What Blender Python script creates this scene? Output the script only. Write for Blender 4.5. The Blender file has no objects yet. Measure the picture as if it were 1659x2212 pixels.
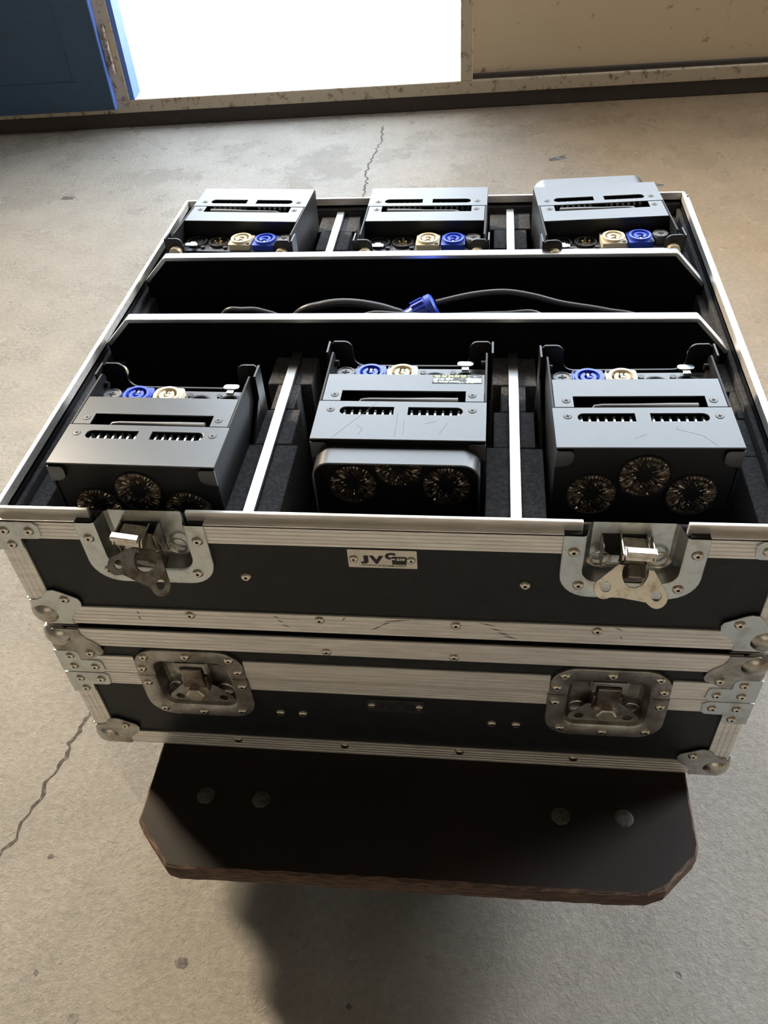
import bpy, bmesh, math, random
from mathutils import Matrix, Vector
random.seed(7)
R3 = math.radians
SC = bpy.context.scene
COL = SC.collection
FZ = 0.334            # height of the upper case's underside above the floor (metres)

# ------------------------------------------------------------------ camera
cam_d = bpy.data.cameras.new('camera')
cam = bpy.data.objects.new('camera', cam_d)
COL.objects.link(cam)
RC = Matrix(((0.99333, -0.02393, 0.11283), (0.09835, 0.68780, -0.71921), (-0.06040, 0.72551, 0.68556)))
cam.matrix_world = Matrix.Translation((0.3838, -0.4446, 0.5666 + FZ)) @ RC.to_4x4()
cam_d.sensor_fit = 'HORIZONTAL'
cam_d.sensor_width = 36
cam_d.lens = 36 * 1827.3 / 1659
cam_d.clip_start = 0.01
SC.camera = cam

# ------------------------------------------------------------------ sky and lights
w = bpy.data.worlds.new('sky')
SC.world = w
w.use_nodes = True
bg = w.node_tree.nodes['Background']
bg.inputs['Color'].default_value = (0.80, 0.90, 1.0, 1)
bg.inputs['Strength'].default_value = 8.0

def area(name, loc, target, sx, sy, power, col):
    d = bpy.data.lights.new(name, 'AREA')
    d.shape = 'RECTANGLE'; d.size = sx; d.size_y = sy; d.energy = power; d.color = col
    o = bpy.data.objects.new(name, d); COL.objects.link(o)
    o.location = loc
    o.rotation_euler = (Vector(target) - Vector(loc)).to_track_quat('-Z', 'Y').to_euler()
    return o
# sun on the yard outside (travels along the building front, so none of it comes through the door)
sd = bpy.data.lights.new('sun', 'SUN'); sd.energy = 7; sd.angle = R3(0.6); sd.color = (1, .95, .86)
sun = bpy.data.objects.new('sun', sd); COL.objects.link(sun)
sun.rotation_euler = (Vector((-0.9, -0.0665, -1.0))).to_track_quat('-Z', 'Y').to_euler()
# lamps added for assumed, unseen light from left and right; the rear lamp is an added fill
area('assumed_light_left', (-2.30, 1.98, 2.55), (0.15, -0.5, 0.05), 0.40, 0.60, 66, (1.0, .84, .62)).data.spread = R3(75)  # warm lamp added inside the hall for assumed light from the left
area('rear_fill', (0.6, -4.1, 1.3), (0.3, 0.0, 0.35), 2.6, 1.4, 10, (1.0, .86, .66))  # added fill for the front faces; the rear wall has no gate
area('assumed_light_right', (4.15, 2.15, 2.3), (0.9, -0.5, 0.0), 1.4, 1.6, 125, (.93, .96, 1.0)).data.spread = R3(90)  # cool lamp added inside the hall for assumed light from the right

SC.view_settings.view_transform = 'Standard'
SC.view_settings.look = 'None'
SC.view_settings.exposure = 0.0
SC.view_settings.gamma = 1.0
SC.view_settings.use_curve_mapping = False

# ------------------------------------------------------------------ materials
def mat(name, col, rough=.5, metal=0.0, noise=None, bump=None, spec=.5, col2=None, nscale=20, thr=(.45, .6), stretch=None, coat=0):
    m = bpy.data.materials.new(name); m.use_nodes = True
    nt = m.node_tree; b = nt.nodes['Principled BSDF']
    b.inputs['Base Color'].default_value = (*col, 1)
    b.inputs['Roughness'].default_value = rough
    b.inputs['Metallic'].default_value = metal
    b.inputs['Specular IOR Level'].default_value = spec
    if coat: b.inputs['Coat Weight'].default_value = coat
    tc = nt.nodes.new('ShaderNodeTexCoord'); src = tc.outputs['Object']
    if stretch:
        mp = nt.nodes.new('ShaderNodeMapping'); mp.inputs['Scale'].default_value = stretch
        nt.links.new(src, mp.inputs['Vector']); src = mp.outputs['Vector']
    if col2:
        n = nt.nodes.new('ShaderNodeTexNoise'); n.inputs['Scale'].default_value = nscale
        n.inputs['Detail'].default_value = 8; n.inputs['Roughness'].default_value = .65
        nt.links.new(src, n.inputs['Vector'])
        r = nt.nodes.new('ShaderNodeValToRGB')
        r.color_ramp.elements[0].position = thr[0]; r.color_ramp.elements[1].position = thr[1]
        r.color_ramp.elements[0].color = (*col, 1); r.color_ramp.elements[1].color = (*col2, 1)
        nt.links.new(n.outputs['Fac'], r.inputs['Fac']); nt.links.new(r.outputs['Color'], b.inputs['Base Color'])
    if bump:
        n2 = nt.nodes.new('ShaderNodeTexNoise'); n2.inputs['Scale'].default_value = bump[0]
        n2.inputs['Detail'].default_value = 5
        nt.links.new(src, n2.inputs['Vector'])
        bp = nt.nodes.new('ShaderNodeBump'); bp.inputs['Strength'].default_value = bump[1]
        bp.inputs['Distance'].default_value = bump[2]
        nt.links.new(n2.outputs['Fac'], bp.inputs['Height']); nt.links.new(bp.outputs['Normal'], b.inputs['Normal'])
    return m

ALU = mat('aluminium', (.86, .83, .78), .42, .62, col2=(.62, .59, .55), nscale=25, thr=(.4, .75), stretch=(1, 8, 8), bump=(300, .12, .0003))
STRIP = mat('bright_aluminium', (.86, .88, .9), .3, 1.0, bump=(200, .05, .0002))
ZINC = mat('zinc_plate', (.60, .64, .64), .33, 1.0, col2=(.30, .27, .21), nscale=45, thr=(.50, .80), bump=(120, .1, .0004))
DIRTY_ZINC = mat('dirty_zinc', (.46, .45, .42), .42, 1.0, col2=(.16, .13, .10), nscale=55, thr=(.42, .75), bump=(120, .2, .0005))
DOME = mat('worn_dome', (.50, .48, .43), .26, 1.0, col2=(.22, .19, .15), nscale=60, thr=(.42, .72), bump=(160, .15, .0005))
STEEL = mat('worn_steel', (.62, .58, .50), .38, 1.0, col2=(.30, .22, .14), nscale=90, thr=(.5, .75))
DARKSTEEL = mat('dark_steel', (.30, .28, .25), .35, 1.0, col2=(.16, .12, .09), nscale=70)
RIVET = mat('rivet_steel', (.72, .67, .58), .28, 1.0, col2=(.5, .44, .36), nscale=200)
HOLE = mat('dark_hole', (.01, .01, .01), .8)
LAM = mat('black_laminate', (.010, .011, .013), .5, spec=.3, bump=(900, .15, .0002), col2=(.016, .016, .017), nscale=60)
FOAM = mat('black_foam', (.045, .045, .048), .95, spec=.2, col2=(.075, .075, .078), nscale=300, bump=(1500, .5, .0006))
FOAMD = mat('dark_felt', (.006, .006, .007), 1.0, spec=.05, bump=(1500, .3, .0004))
PAINT = mat('black_powder_coat', (.006, .0065, .008), .33, spec=1.0, bump=(1400, .06, .0002), col2=(.016, .0165, .019), nscale=12)
PAINTB = mat('black_bracket_coat', (.004, .004, .005), .38, spec=.5)
PAINTM = mat('matt_black_metal', (.006, .006, .007), .5, spec=.3)
BLUE = mat('blue_plastic', (.035, .075, .50), .35)
CREAM = mat('cream_plastic', (.66, .58, .42), .4)
BLACKP = mat('black_plastic', (.012, .012, .013), .32)
GREYP = mat('grey_plastic', (.12, .125, .13), .38)
WHITE = mat('silver_tab', (.85, .87, .88), .25, 1.0)
GOLD = mat('gold_pins', (.8, .58, .25), .3, 1.0)
BRASS = mat('brass', (.66, .55, .38), .3, .6)
LENS = mat('lens_glass', (.30, .25, .20), .16, .85, col2=(.10, .085, .07), nscale=160, thr=(.4, .6))
LENSD = mat('lens_core', (.012, .012, .012), .25)
CABLE = mat('black_cable', (.035, .036, .04), .38)
INK = mat('black_ink', (.006, .006, .007), .5)
PLATE = mat('name_plate', (.70, .66, .58), .42, .6, col2=(.5, .46, .38), nscale=60, thr=(.5, .8))
PLATED = mat('dark_name_plate', (.055, .055, .06), .4, .6, col2=(.06, .055, .05), nscale=60)
INKD = mat('faint_ink', (.008, .008, .009), .6)
BOARD = mat('phenolic_board', (.011, .008, .0065), .6, spec=.2, col2=(.024, .014, .009), nscale=9, thr=(.45, .8), bump=(500, .2, .0003))
PLY = mat('worn_plywood_edge', (.045, .026, .017), .8, col2=(.13, .075, .045), nscale=70, stretch=(1, 1, 9), bump=(150, .6, .0015))
BOLT = mat('dull_bolt', (.085, .08, .07), .6, .4, col2=(.04, .035, .03), nscale=220, bump=(400, .6, .0005))
RUBBER = mat('rubber', (.02, .02, .02), .7)
STICK = mat('holographic_sticker', (.06, .07, .07), .45, 0, col2=(.35, .4, .4), nscale=350, thr=(.52, .62), spec=.2)
YEL = mat('sticker_yellow', (.75, .72, .25), .4)
SILV = mat('sticker_silver', (.8, .84, .86), .3, .3)

def plaster(name, col, col2, stain, rough, sc=3.0, amt=(.55, .75)):
    m = bpy.data.materials.new(name); m.use_nodes = True
    nt = m.node_tree; b = nt.nodes['Principled BSDF']; N = nt.nodes.new; L = nt.links.new
    tc = N('ShaderNodeTexCoord')
    n1 = N('ShaderNodeTexNoise'); n1.inputs['Scale'].default_value = sc; n1.inputs['Detail'].default_value = 6
    n2 = N('ShaderNodeTexNoise'); n2.inputs['Scale'].default_value = sc * 9; n2.inputs['Detail'].default_value = 10; n2.inputs['Roughness'].default_value = .7
    L(tc.outputs['Object'], n1.inputs['Vector']); L(tc.outputs['Object'], n2.inputs['Vector'])
    m1 = N('ShaderNodeMixRGB'); m1.inputs['Color1'].default_value = (*col, 1); m1.inputs['Color2'].default_value = (*col2, 1)
    L(n1.outputs['Fac'], m1.inputs['Fac'])
    r = N('ShaderNodeValToRGB'); r.color_ramp.elements[0].position = amt[0]; r.color_ramp.elements[1].position = amt[1]
    L(n2.outputs['Fac'], r.inputs['Fac'])
    m2 = N('ShaderNodeMixRGB'); m2.inputs['Color2'].default_value = (*stain, 1)
    L(r.outputs['Color'], m2.inputs['Fac']); L(m1.outputs['Color'], m2.inputs['Color1'])
    L(m2.outputs['Color'], b.inputs['Base Color']); b.inputs['Roughness'].default_value = rough
    bp = N('ShaderNodeBump'); bp.inputs['Strength'].default_value = .4; bp.inputs['Distance'].default_value = .002
    L(n2.outputs['Fac'], bp.inputs['Height']); L(bp.outputs['Normal'], b.inputs['Normal'])
    return m
BEIGE = plaster('beige_paint', (.62, .50, .34), (.68, .57, .41), (.16, .09, .05), .5, 2.0, (.62, .72))
RUSTY = plaster('rusty_beige_paint', (.50, .42, .31), (.60, .52, .41), (.14, .07, .04), .6, 4.0, (.53, .66))
KICK = plaster('dark_threshold', (.045, .035, .030), (.06, .05, .045), (.10, .07, .05), .8, 5.0)
BLUEDOOR = plaster('blue_door_paint', (.030, .075, .14), (.035, .085, .16), (.03, .05, .08), .45, 2.0)
BLUELIT = plaster('sunlit_blue_paint', (.10, .20, .62), (.12, .24, .66), (.2, .3, .6), .5, 2.0)  # brighter copy of the door blue, sunlight painted into the colour
YARD = plaster('pale_yard_concrete', (.66, .64, .60), (.72, .70, .66), (.45, .43, .40), .9, 3.0, (.66, .72))
HALLWALL = plaster('hall_wall_paint', (.26, .22, .17), (.29, .25, .20), (.20, .17, .13), .8, 1.0)

def floor_mat():
    m = bpy.data.materials.new('worn_concrete'); m.use_nodes = True
    nt = m.node_tree; b = nt.nodes['Principled BSDF']; N = nt.nodes.new; L = nt.links.new
    tc = N('ShaderNodeTexCoord')
    def noise(s, d=8, r=.6):
        n = N('ShaderNodeTexNoise'); n.inputs['Scale'].default_value = s; n.inputs['Detail'].default_value = d
        n.inputs['Roughness'].default_value = r; L(tc.outputs['Object'], n.inputs['Vector']); return n.outputs['Fac']
    def ramp(f, p0, p1, c0, c1):
        r = N('ShaderNodeValToRGB'); r.color_ramp.elements[0].position = p0; r.color_ramp.elements[1].position = p1
        r.color_ramp.elements[0].color = (*c0, 1); r.color_ramp.elements[1].color = (*c1, 1); L(f, r.inputs['Fac']); return r.outputs['Color']
    def mixc(f, a, c, mode='MIX'):
        x = N('ShaderNodeMixRGB'); x.blend_type = mode
        if isinstance(f, (int, float)): x.inputs['Fac'].default_value = f
        else: L(f, x.inputs['Fac'])
        L(a, x.inputs['Color1'])
        if isinstance(c, tuple): x.inputs['Color2'].default_value = (*c, 1)
        else: L(c, x.inputs['Color2'])
        return x.outputs['Color']
    big = noise(1.6, 6); mid = noise(11, 8, .65); fine = noise(120, 8, .7); vf = noise(600, 3)
    c = ramp(big, .35, .68, (.22, .20, .172), (.34, .31, .265))
    c = mixc(.35, c, ramp(mid, .3, .7, (.24, .225, .20), (.46, .43, .38)))
    c = mixc(.35, c, ramp(fine, .32, .68, (.22, .20, .18), (.48, .45, .40)))
    c = mixc(ramp(noise(7.5, 9, .7), .66, .72, (0, 0, 0), (.55, .55, .55)), c, (.16, .145, .13))
    # warm reflection of the beige door panel painted into the floor, edge broken up by noise
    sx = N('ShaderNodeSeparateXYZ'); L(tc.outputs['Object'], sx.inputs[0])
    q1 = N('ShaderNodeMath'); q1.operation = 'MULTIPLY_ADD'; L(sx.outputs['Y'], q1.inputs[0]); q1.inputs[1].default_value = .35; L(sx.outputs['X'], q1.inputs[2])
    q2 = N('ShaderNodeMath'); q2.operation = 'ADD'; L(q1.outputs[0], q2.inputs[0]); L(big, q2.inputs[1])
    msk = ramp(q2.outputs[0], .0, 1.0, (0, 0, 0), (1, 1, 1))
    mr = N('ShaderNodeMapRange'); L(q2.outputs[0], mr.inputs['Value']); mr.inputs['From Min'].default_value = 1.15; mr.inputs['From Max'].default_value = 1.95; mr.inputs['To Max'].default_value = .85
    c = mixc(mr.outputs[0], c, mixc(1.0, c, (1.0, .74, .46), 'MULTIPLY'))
    L(c, b.inputs['Base Color'])
    # polished away from the door's track, rough elsewhere
    rr = ramp(noise(4.5, 8, .65), .38, .62, (.15, .15, .15), (.55, .55, .55))
    L(rr, b.inputs['Roughness'])
    b.inputs['Specular IOR Level'].default_value = .35
    # relief: trowel grain + pits
    mx = N('ShaderNodeMath'); mx.operation = 'ADD'
    s1 = N('ShaderNodeMath'); s1.operation = 'MULTIPLY'; L(fine, s1.inputs[0]); s1.inputs[1].default_value = 1.0
    s2 = N('ShaderNodeMath'); s2.operation = 'MULTIPLY'; L(mid, s2.inputs[0]); s2.inputs[1].default_value = .8
    L(s1.outputs[0], mx.inputs[0]); L(s2.outputs[0], mx.inputs[1])
    v = N('ShaderNodeTexVoronoi'); v.inputs['Scale'].default_value = 26; L(tc.outputs['Object'], v.inputs['Vector'])
    pit = ramp(v.outputs['Distance'], .05, .12, (0, 0, 0), (1, 1, 1))
    gate = ramp(noise(9, 3), .56, .62, (1, 1, 1), (0, 0, 0))
    pm = N('ShaderNodeMath'); pm.operation = 'MAXIMUM'; L(pit, pm.inputs[0]); L(gate, pm.inputs[1])
    ad = N('ShaderNodeMath'); ad.operation = 'ADD'; s3 = N('ShaderNodeMath'); s3.operation = 'MULTIPLY_ADD'; L(noise(320, 6, .75), s3.inputs[0]); s3.inputs[1].default_value = .55; L(mx.outputs[0], s3.inputs[2]); L(s3.outputs[0], ad.inputs[0]); L(pm.outputs[0], ad.inputs[1])
    bp = N('ShaderNodeBump'); bp.inputs['Strength'].default_value = .8; bp.inputs['Distance'].default_value = .005
    L(ad.outputs[0], bp.inputs['Height']); L(bp.outputs['Normal'], b.inputs['Normal'])
    return m
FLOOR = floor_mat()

# ------------------------------------------------------------------ helpers
class MB:
    def __init__(s): s.v = []; s.f = []
    def add(s, vs, fs):
        n = len(s.v); s.v += [tuple(v) for v in vs]; s.f += [tuple(i + n for i in f) for f in fs]; return s
    def box(s, x0, y0, z0, x1, y1, z1):
        return s.add([(x0, y0, z0), (x1, y0, z0), (x1, y1, z0), (x0, y1, z0), (x0, y0, z1), (x1, y0, z1), (x1, y1, z1), (x0, y1, z1)],
                     [(0, 3, 2, 1), (4, 5, 6, 7), (0, 1, 5, 4), (1, 2, 6, 5), (2, 3, 7, 6), (3, 0, 4, 7)])
    def prism(s, pts, z0, z1, M=None, holes=()):
        """closed 2D outline (with holes) extruded along local z; M maps local to object space"""
        bm = bmesh.new()
        for loop in [pts] + list(holes):
            vs = [bm.verts.new((p[0], p[1], 0)) for p in loop]
            for i in range(len(vs)): bm.edges.new((vs[i], vs[(i + 1) % len(vs)]))
        bmesh.ops.triangle_fill(bm, edges=bm.edges[:], use_beauty=True, normal=(0, 0, 1))
        bm.verts.index_update(); n = len(bm.verts)
        V = [(v.co.x, v.co.y) for v in bm.verts]
        F = [[v.index for v in f.verts] for f in bm.faces]
        for i, f in enumerate(F):
            a, b2, c = [V[k] for k in f[:3]]
            if (b2[0]-a[0])*(c[1]-a[1]) - (b2[1]-a[1])*(c[0]-a[0]) < 0: F[i] = f[::-1]
        be = []
        for e in bm.edges:
            if len(e.link_faces) == 1:
                f = F[e.link_faces[0].index]; i, j = e.verts[0].index, e.verts[1].index
                k = f.index(i)
                be.append((i, j) if f[(k+1) % len(f)] == j else (j, i))
        bm.free()
        vs = [Vector((x, y, z0)) for x, y in V] + [Vector((x, y, z1)) for x, y in V]
        if M is not None: vs = [M @ v for v in vs]
        fs = [tuple(f[::-1]) for f in F] + [tuple(i + n for i in f) for f in F] + [(i, j, j + n, i + n) for i, j in be]
        return s.add(vs, fs)
    def lathe(s, prof, n=24, M=None):
        """profile (r, z) turned about local z"""
        vs = []; fs = []; m = len(prof)
        for k in range(n):
            a = 2 * math.pi * k / n
            for r, z in prof: vs.append(Vector((r * math.cos(a), r * math.sin(a), z)))
        if M is not None: vs = [M @ v for v in vs]
        for k in range(n):
            for i in range(m - 1):
                fs.append((k * m + i, ((k + 1) % n) * m + i, ((k + 1) % n) * m + i + 1, k * m + i + 1))
        s.add(vs, fs)
        return s
    def cyl(s, p, d, r, h, n=20, r2=None):
        M = Matrix.Translation(p) @ Vector(d).to_track_quat('Z', 'Y').to_matrix().to_4x4()
        r2 = r if r2 is None else r2
        return s.lathe([(0, 0), (r, 0), (r2, h), (0, h)], n, M)
    def tube(s, pts, r, n=10, rads=None):
        pts = [Vector(p) for p in pts]; vs = []; fs = []
        up = Vector((0.01, 0.02, 1))
        for i, p in enumerate(pts):
            d = (pts[min(i + 1, len(pts) - 1)] - pts[max(i - 1, 0)]).normalized()
            a = d.cross(up)
            if a.length < .05: a = d.cross(Vector((0, 1, 0)))
            a.normalize(); b = a.cross(d)
            rr = rads[i] if rads else r
            for k in range(n):
                t = 2 * math.pi * k / n; vs.append(p + rr * (a * math.cos(t) + b * math.sin(t)))
        for i in range(len(pts) - 1):
            for k in range(n):
                fs.append((i * n + k, i * n + (k + 1) % n, (i + 1) * n + (k + 1) % n, (i + 1) * n + k))
        fs.append(tuple(range(n))); fs.append(tuple((len(pts) - 1) * n + k for k in reversed(range(n))))
        return s.add(vs, fs)
    def mesh(s, name, m, smooth=None):
        me = bpy.data.meshes.new(name); me.from_pydata(s.v, [], s.f)
        bm = bmesh.new(); bm.from_mesh(me)
        bmesh.ops.remove_doubles(bm, verts=bm.verts, dist=1e-6)
        bmesh.ops.dissolve_degenerate(bm, dist=1e-6, edges=bm.edges)
        bmesh.ops.recalc_face_normals(bm, faces=bm.faces)
        bm.to_mesh(me); bm.free()
        me.materials.append(m)
        if smooth is not None:
            for p in me.polygons: p.use_smooth = True
            me.set_sharp_from_angle(angle=R3(smooth))
        return me

def link(name, me, parent=None, loc=(0, 0, 0), rot=(0, 0, 0), label=None, bevel=None):
    o = bpy.data.objects.new(name, me); COL.objects.link(o)
    o.parent = parent; o.location = loc; o.rotation_euler = rot
    if label: o['label'] = label
    if bevel:
        b = o.modifiers.new('bevel', 'BEVEL'); b.width = bevel; b.segments = 2; b.limit_method = 'ANGLE'; b.angle_limit = R3(40)
    return o
def part(name, mb, m, parent, smooth=None, bevel=None, loc=(0, 0, 0), rot=(0, 0, 0), label=None):
    return link(name, mb.mesh(name, m, smooth), parent, loc, rot, label, bevel)
def root(name, loc, rotz, label, cat, group=None):
    o = bpy.data.objects.new(name, None); COL.objects.link(o); o.empty_display_size = .05
    o.location = loc; o.rotation_euler = (0, 0, rotz)
    o['label'] = label; o['category'] = cat
    if group: o['group'] = group
    return o
def struct(name, mb, m, parent=None, loc=(0, 0, 0), rot=(0, 0, 0), bevel=None, smooth=None):
    o = part(name, mb, m, parent, smooth, bevel, loc, rot)
    if parent is None: o['kind'] = 'structure'
    return o
def rrect(x0, y0, x1, y1, r, n=6):
    P = []
    for cx, cy, a in ((x1 - r, y0 + r, -90), (x1 - r, y1 - r, 0), (x0 + r, y1 - r, 90), (x0 + r, y0 + r, 180)):
        for k in range(n + 1):
            t = R3(a + 90 * k / n); P.append((cx + r * math.cos(t), cy + r * math.sin(t)))
    return P
def circ(cx, cy, r, n=20, ry=None):
    ry = ry or r
    return [(cx + r * math.cos(2 * math.pi * k / n), cy + ry * math.sin(2 * math.pi * k / n)) for k in range(n)]
# local (x, y, z) -> object (x, -z, y): a drawing on a face that looks towards -y, thickness outwards
FRONT = Matrix(((1, 0, 0, 0), (0, 0, -1, 0), (0, 1, 0, 0), (0, 0, 0, 1)))

def text_mesh(s, size, m, depth=.0002, off=0.0, shear=0.0, sx=1.0):
    c = bpy.data.curves.new('lettering', 'FONT'); c.body = s; c.size = size; c.extrude = depth; c.offset = off; c.shear = shear
    c.resolution_u = 4; c.align_x = 'LEFT'
    o = bpy.data.objects.new('lettering', c); COL.objects.link(o)
    dg = bpy.context.evaluated_depsgraph_get()
    me = bpy.data.meshes.new_from_object(o.evaluated_get(dg)); bpy.data.objects.remove(o); bpy.data.curves.remove(c)
    me.name = 'lettering'; me.materials.clear(); me.materials.append(m)
    xs = [v.co.x for v in me.vertices]; x0 = min(xs)
    for v in me.vertices: v.co.x = (v.co.x - x0) * sx
    return me

# ------------------------------------------------------------------ the hall: floor, door wall, yard
AX, AY, ANG = -0.6388, 2.2352, R3(4.2256)      # left end of the opening's floor line, direction of the door wall
ROTW = (0, 0, ANG); LOCW = (AX, AY, 0)
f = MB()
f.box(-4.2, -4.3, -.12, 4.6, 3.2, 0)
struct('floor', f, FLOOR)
flo = bpy.data.objects['floor']
def crack(pts, w0, w1, seed):
    rnd = random.Random(seed); P = []
    for i in range(len(pts) - 1):
        a, b = Vector(pts[i]), Vector(pts[i + 1]); n = max(3, int((b - a).length / .006))
        for k in range(n): P.append(a.lerp(b, k / n))
    P.append(Vector(pts[-1])); L = []; off = 0
    mb = MB(); vs = []; fs = []
    for i, p in enumerate(P):
        d = (P[min(i + 1, len(P) - 1)] - P[max(i - 1, 0)]).normalized(); q = Vector((-d.y, d.x))
        off = off * .5 + rnd.uniform(-.004, .004); ww = rnd.uniform(w0, w1) * (.55 if rnd.random() < .3 else 1)
        a = p + q * (off + ww / 2); b = p + q * (off - ww / 2)
        vs += [(a.x, a.y, .0004), (b.x, b.y, .0004)]
    for i in range(len(P) - 1): fs.append((2 * i, 2 * i + 1, 2 * i + 3, 2 * i + 2))
    mb.add(vs, fs); return mb
CRK = mat('crack_dark', (.045, .038, .032), .95, col2=(.16, .14, .12), nscale=160, thr=(.45, .7))  # dark, unevenly toned colour of the crack strip
part('crack', crack([(.069, 2.18), (.071, 2.05), (.064, 1.97), (.056, 1.84), (.066, 1.72), (.071, 1.63), (.05, 1.3), (.02, .9), (-.04, .5), (-.107, .12), (-.1155, .03), (-.1327, -.05), (-.1395, -.072), (-.16, -.16), (-.2, -.3)], .0025, .0062, 3), CRK, flo)
stain = MB()  # stains, and a small dent shaded in as a dark patch
for (x, y, a, b, t) in ((.569, 1.90, .03, .014, .6), (-.743, 1.70, .022, .014, .2), (.805, 1.71, .018, .012, 0), (.095, -.165, .008, .006, 0), (.0044, -.222, .006, .006, 0), (-.081, -.068, .004, .003, 0), (.2875, .0317, .004, .003, 0), (.70, 1.62, .05, .012, -.4), (.27, -.19, .003, .003, 0), (-.05, -.185, .003, .003, 0)):
    rnd = random.Random(int(x * 1000)); c, s_ = math.cos(t), math.sin(t); n = 14
    P = []
    for k in range(n):
        th = 2 * math.pi * k / n; q = rnd.uniform(.65, 1.15); u, v = a * q * math.cos(th), b * q * math.sin(th)
        P.append((x + u * c - v * s_, y + u * s_ + v * c, .0003))
    stain.add(P, [tuple(range(n))])
part('dark_spot', stain, mat('stain_and_dent', (.06, .055, .05), .8, col2=(.17, .155, .14), nscale=60), flo)['kind'] = 'stuff'

OW0, OW1, OH = -.068, .936, 3.3      # opening in wall coordinates
wm = MB()
wm.box(-3.9, .0, 0, -2.2, .12, 4.3)          # solid wall left of the doors
wm.box(4.0, .0, 0, 5.2, .12, 4.3)
wm.box(-2.2, .0, 3.34, 4.0, .12, 4.3)
struct('wall_back', wm, HALLWALL, None, LOCW, ROTW)
k = MB(); k.box(-2.2, 0.004, 0, 4.0, .10, .043); struct('trim_1', k, KICK, None, LOCW, ROTW, bevel=.003)      # dark threshold
# steel frame: rail, posts, head
r_ = MB(); r_.box(-2.2, 0, .043, 4.0, .05, .081); struct('trim_2', r_, RUSTY, None, LOCW, ROTW, bevel=.003)
p_ = MB(); p_.box(.936, 0, .081, .972, .05, 3.34); struct('trim_3', p_, RUSTY, None, LOCW, ROTW, bevel=.002)
p_ = MB(); p_.box(-.130, 0, .081, -.082, .05, 3.34); struct('trim_4', p_, RUSTY, None, LOCW, ROTW, bevel=.002)
j_ = MB(); j_.box(-.082, .002, .081, -.0665, .075, 3.34); struct('trim_5', j_, BLUELIT, None, LOCW, ROTW, bevel=.001)
h_ = MB(); h_.box(-2.2, 0, 3.30, 4.0, .06, 3.36); h_.box(3.95, 0, .08, 4.0, .05, 3.34); struct('trim_6', h_, RUSTY, None, LOCW, ROTW)
# blue door leaf, closed, left
d1 = MB()
d1.box(-1.25, -.020, .062, -.124, .004, 2.42)
door1 = struct('door_1', d1, BLUEDOOR, None, LOCW, ROTW, bevel=.002)
g = MB()
BLD = .22
# raised stiles around a sunk panel
g.box(-1.25, -.0235, .062, -.124, -.0205, .062 + .085); g.box(-.20 - .03, -.0235, .147, -.124, -.0205, 2.42)
part('door_frame', g, BLUEDOOR, door1, bevel=.001)
g = MB(); g.box(-.1275, -.026, .062, -.1235, .002, 2.42)
part('edge_highlight', g, BLUELIT, door1, label='blue door edge with its highlight painted in')  # highlight along the door edge, put in as a bright strip
hg = MB(); hg.cyl((-.106, -.008, .165), (0, 0, 1), .0055, .055, 14); hg.cyl((-.106, -.008, .222), (0, 0, 1), .0055, .058, 14)
hg.cyl((-.106, -.008, .160), (0, 0, 1), .004, .13, 10)
hg.box(-.124, -.003, .17, -.106, 0.0, .275)
part('door_hinge', hg, mat('old_hinge', (.55, .50, .45), .5, .3, col2=(.2, .12, .08), nscale=80), door1, smooth=40)
# assumed unseen openings above the blue and beige leaves let in the sky
d2 = MB()
d2.box(.972, .030, .081, 3.95, .045, 1.15)
door2 = struct('door_2', d2, BEIGE, None, LOCW, ROTW)
g = MB(); g.box(.972, .012, .081, 3.95, .030, .092); part('gutter', g, KICK, door2)
g = MB(); g.box(.972, 0, 1.15, 3.95, .05, 1.19); g.box(2.4, 0, 1.19, 2.44, .05, 3.34); g.box(.972, 0, 2.45, 3.95, .05, 2.48); part('assumed_window_bar', g, RUSTY, door2)  # bars of the assumed windows above the beige panel
d3 = MB(); d3.box(-2.2, .01, .081, -1.25, .04, 2.42); struct('door_3', d3, BLUEDOOR, None, LOCW, ROTW)
d4 = MB(); d4.box(-2.2, .005, 2.42, -.13, .045, 2.47); struct('trim_7', d4, RUSTY, None, LOCW, ROTW)
# rest of the hall
c_ = MB(); c_.box(-4.2, -4.3, 4.3, 4.7, 3.2, 4.45); struct('ceiling', c_, HALLWALL)
l_ = MB(); l_.box(-4.2, -4.3, 0, -4.08, 2.2, .9); l_.box(-4.2, -4.3, .9, -4.08, 1.2, 4.3); l_.box(-4.2, 1.2, 2.3, -4.08, 2.2, 4.3)
struct('wall_left', MB().box(-4.2, -4.3, 0, -4.08, 2.4, 4.3), HALLWALL)
struct('wall_right', MB().box(4.5, -4.3, 0, 4.62, 2.9, 4.3), HALLWALL)
struct('wall_front', MB().box(-4.2, -4.4, 0, 4.7, -4.3, 4.3), HALLWALL)
# yard outside
y_ = MB(); y_.box(-9, 2.45, -.14, 12, 24, -.02)
yard = struct('yard_ground', y_, YARD)
yard['kind'] = 'structure'

# ------------------------------------------------------------------ hardware meshes
def rivet_mesh():
    m = MB(); m.lathe([(.0045, 0), (.0043, .0009), (.0035, .0019), (.0022, .0025), (.0013, .0022), (.0011, .0011), (0, .0011)], 18)
    me = m.mesh('rivet', RIVET, 60)
    me.materials.append(HOLE)
    for p in me.polygons:
        if all((me.vertices[i].co.x ** 2 + me.vertices[i].co.y ** 2) < .0014 ** 2 for i in p.vertices): p.material_index = 1
    return me
RIV = rivet_mesh()
def rivet(parent, x, y, z, face='front', s=1.0):
    rot = {'front': (R3(90), 0, 0), 'left': (0, R3(-90), 0), 'right': (0, R3(90), 0), 'top': (0, 0, 0), 'back': (R3(-90), 0, 0)}[face]
    o = link('rivet', RIV, parent, (x, y, z), rot)
    if s != 1.0: o.scale = (s, s, s)
    return o

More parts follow.
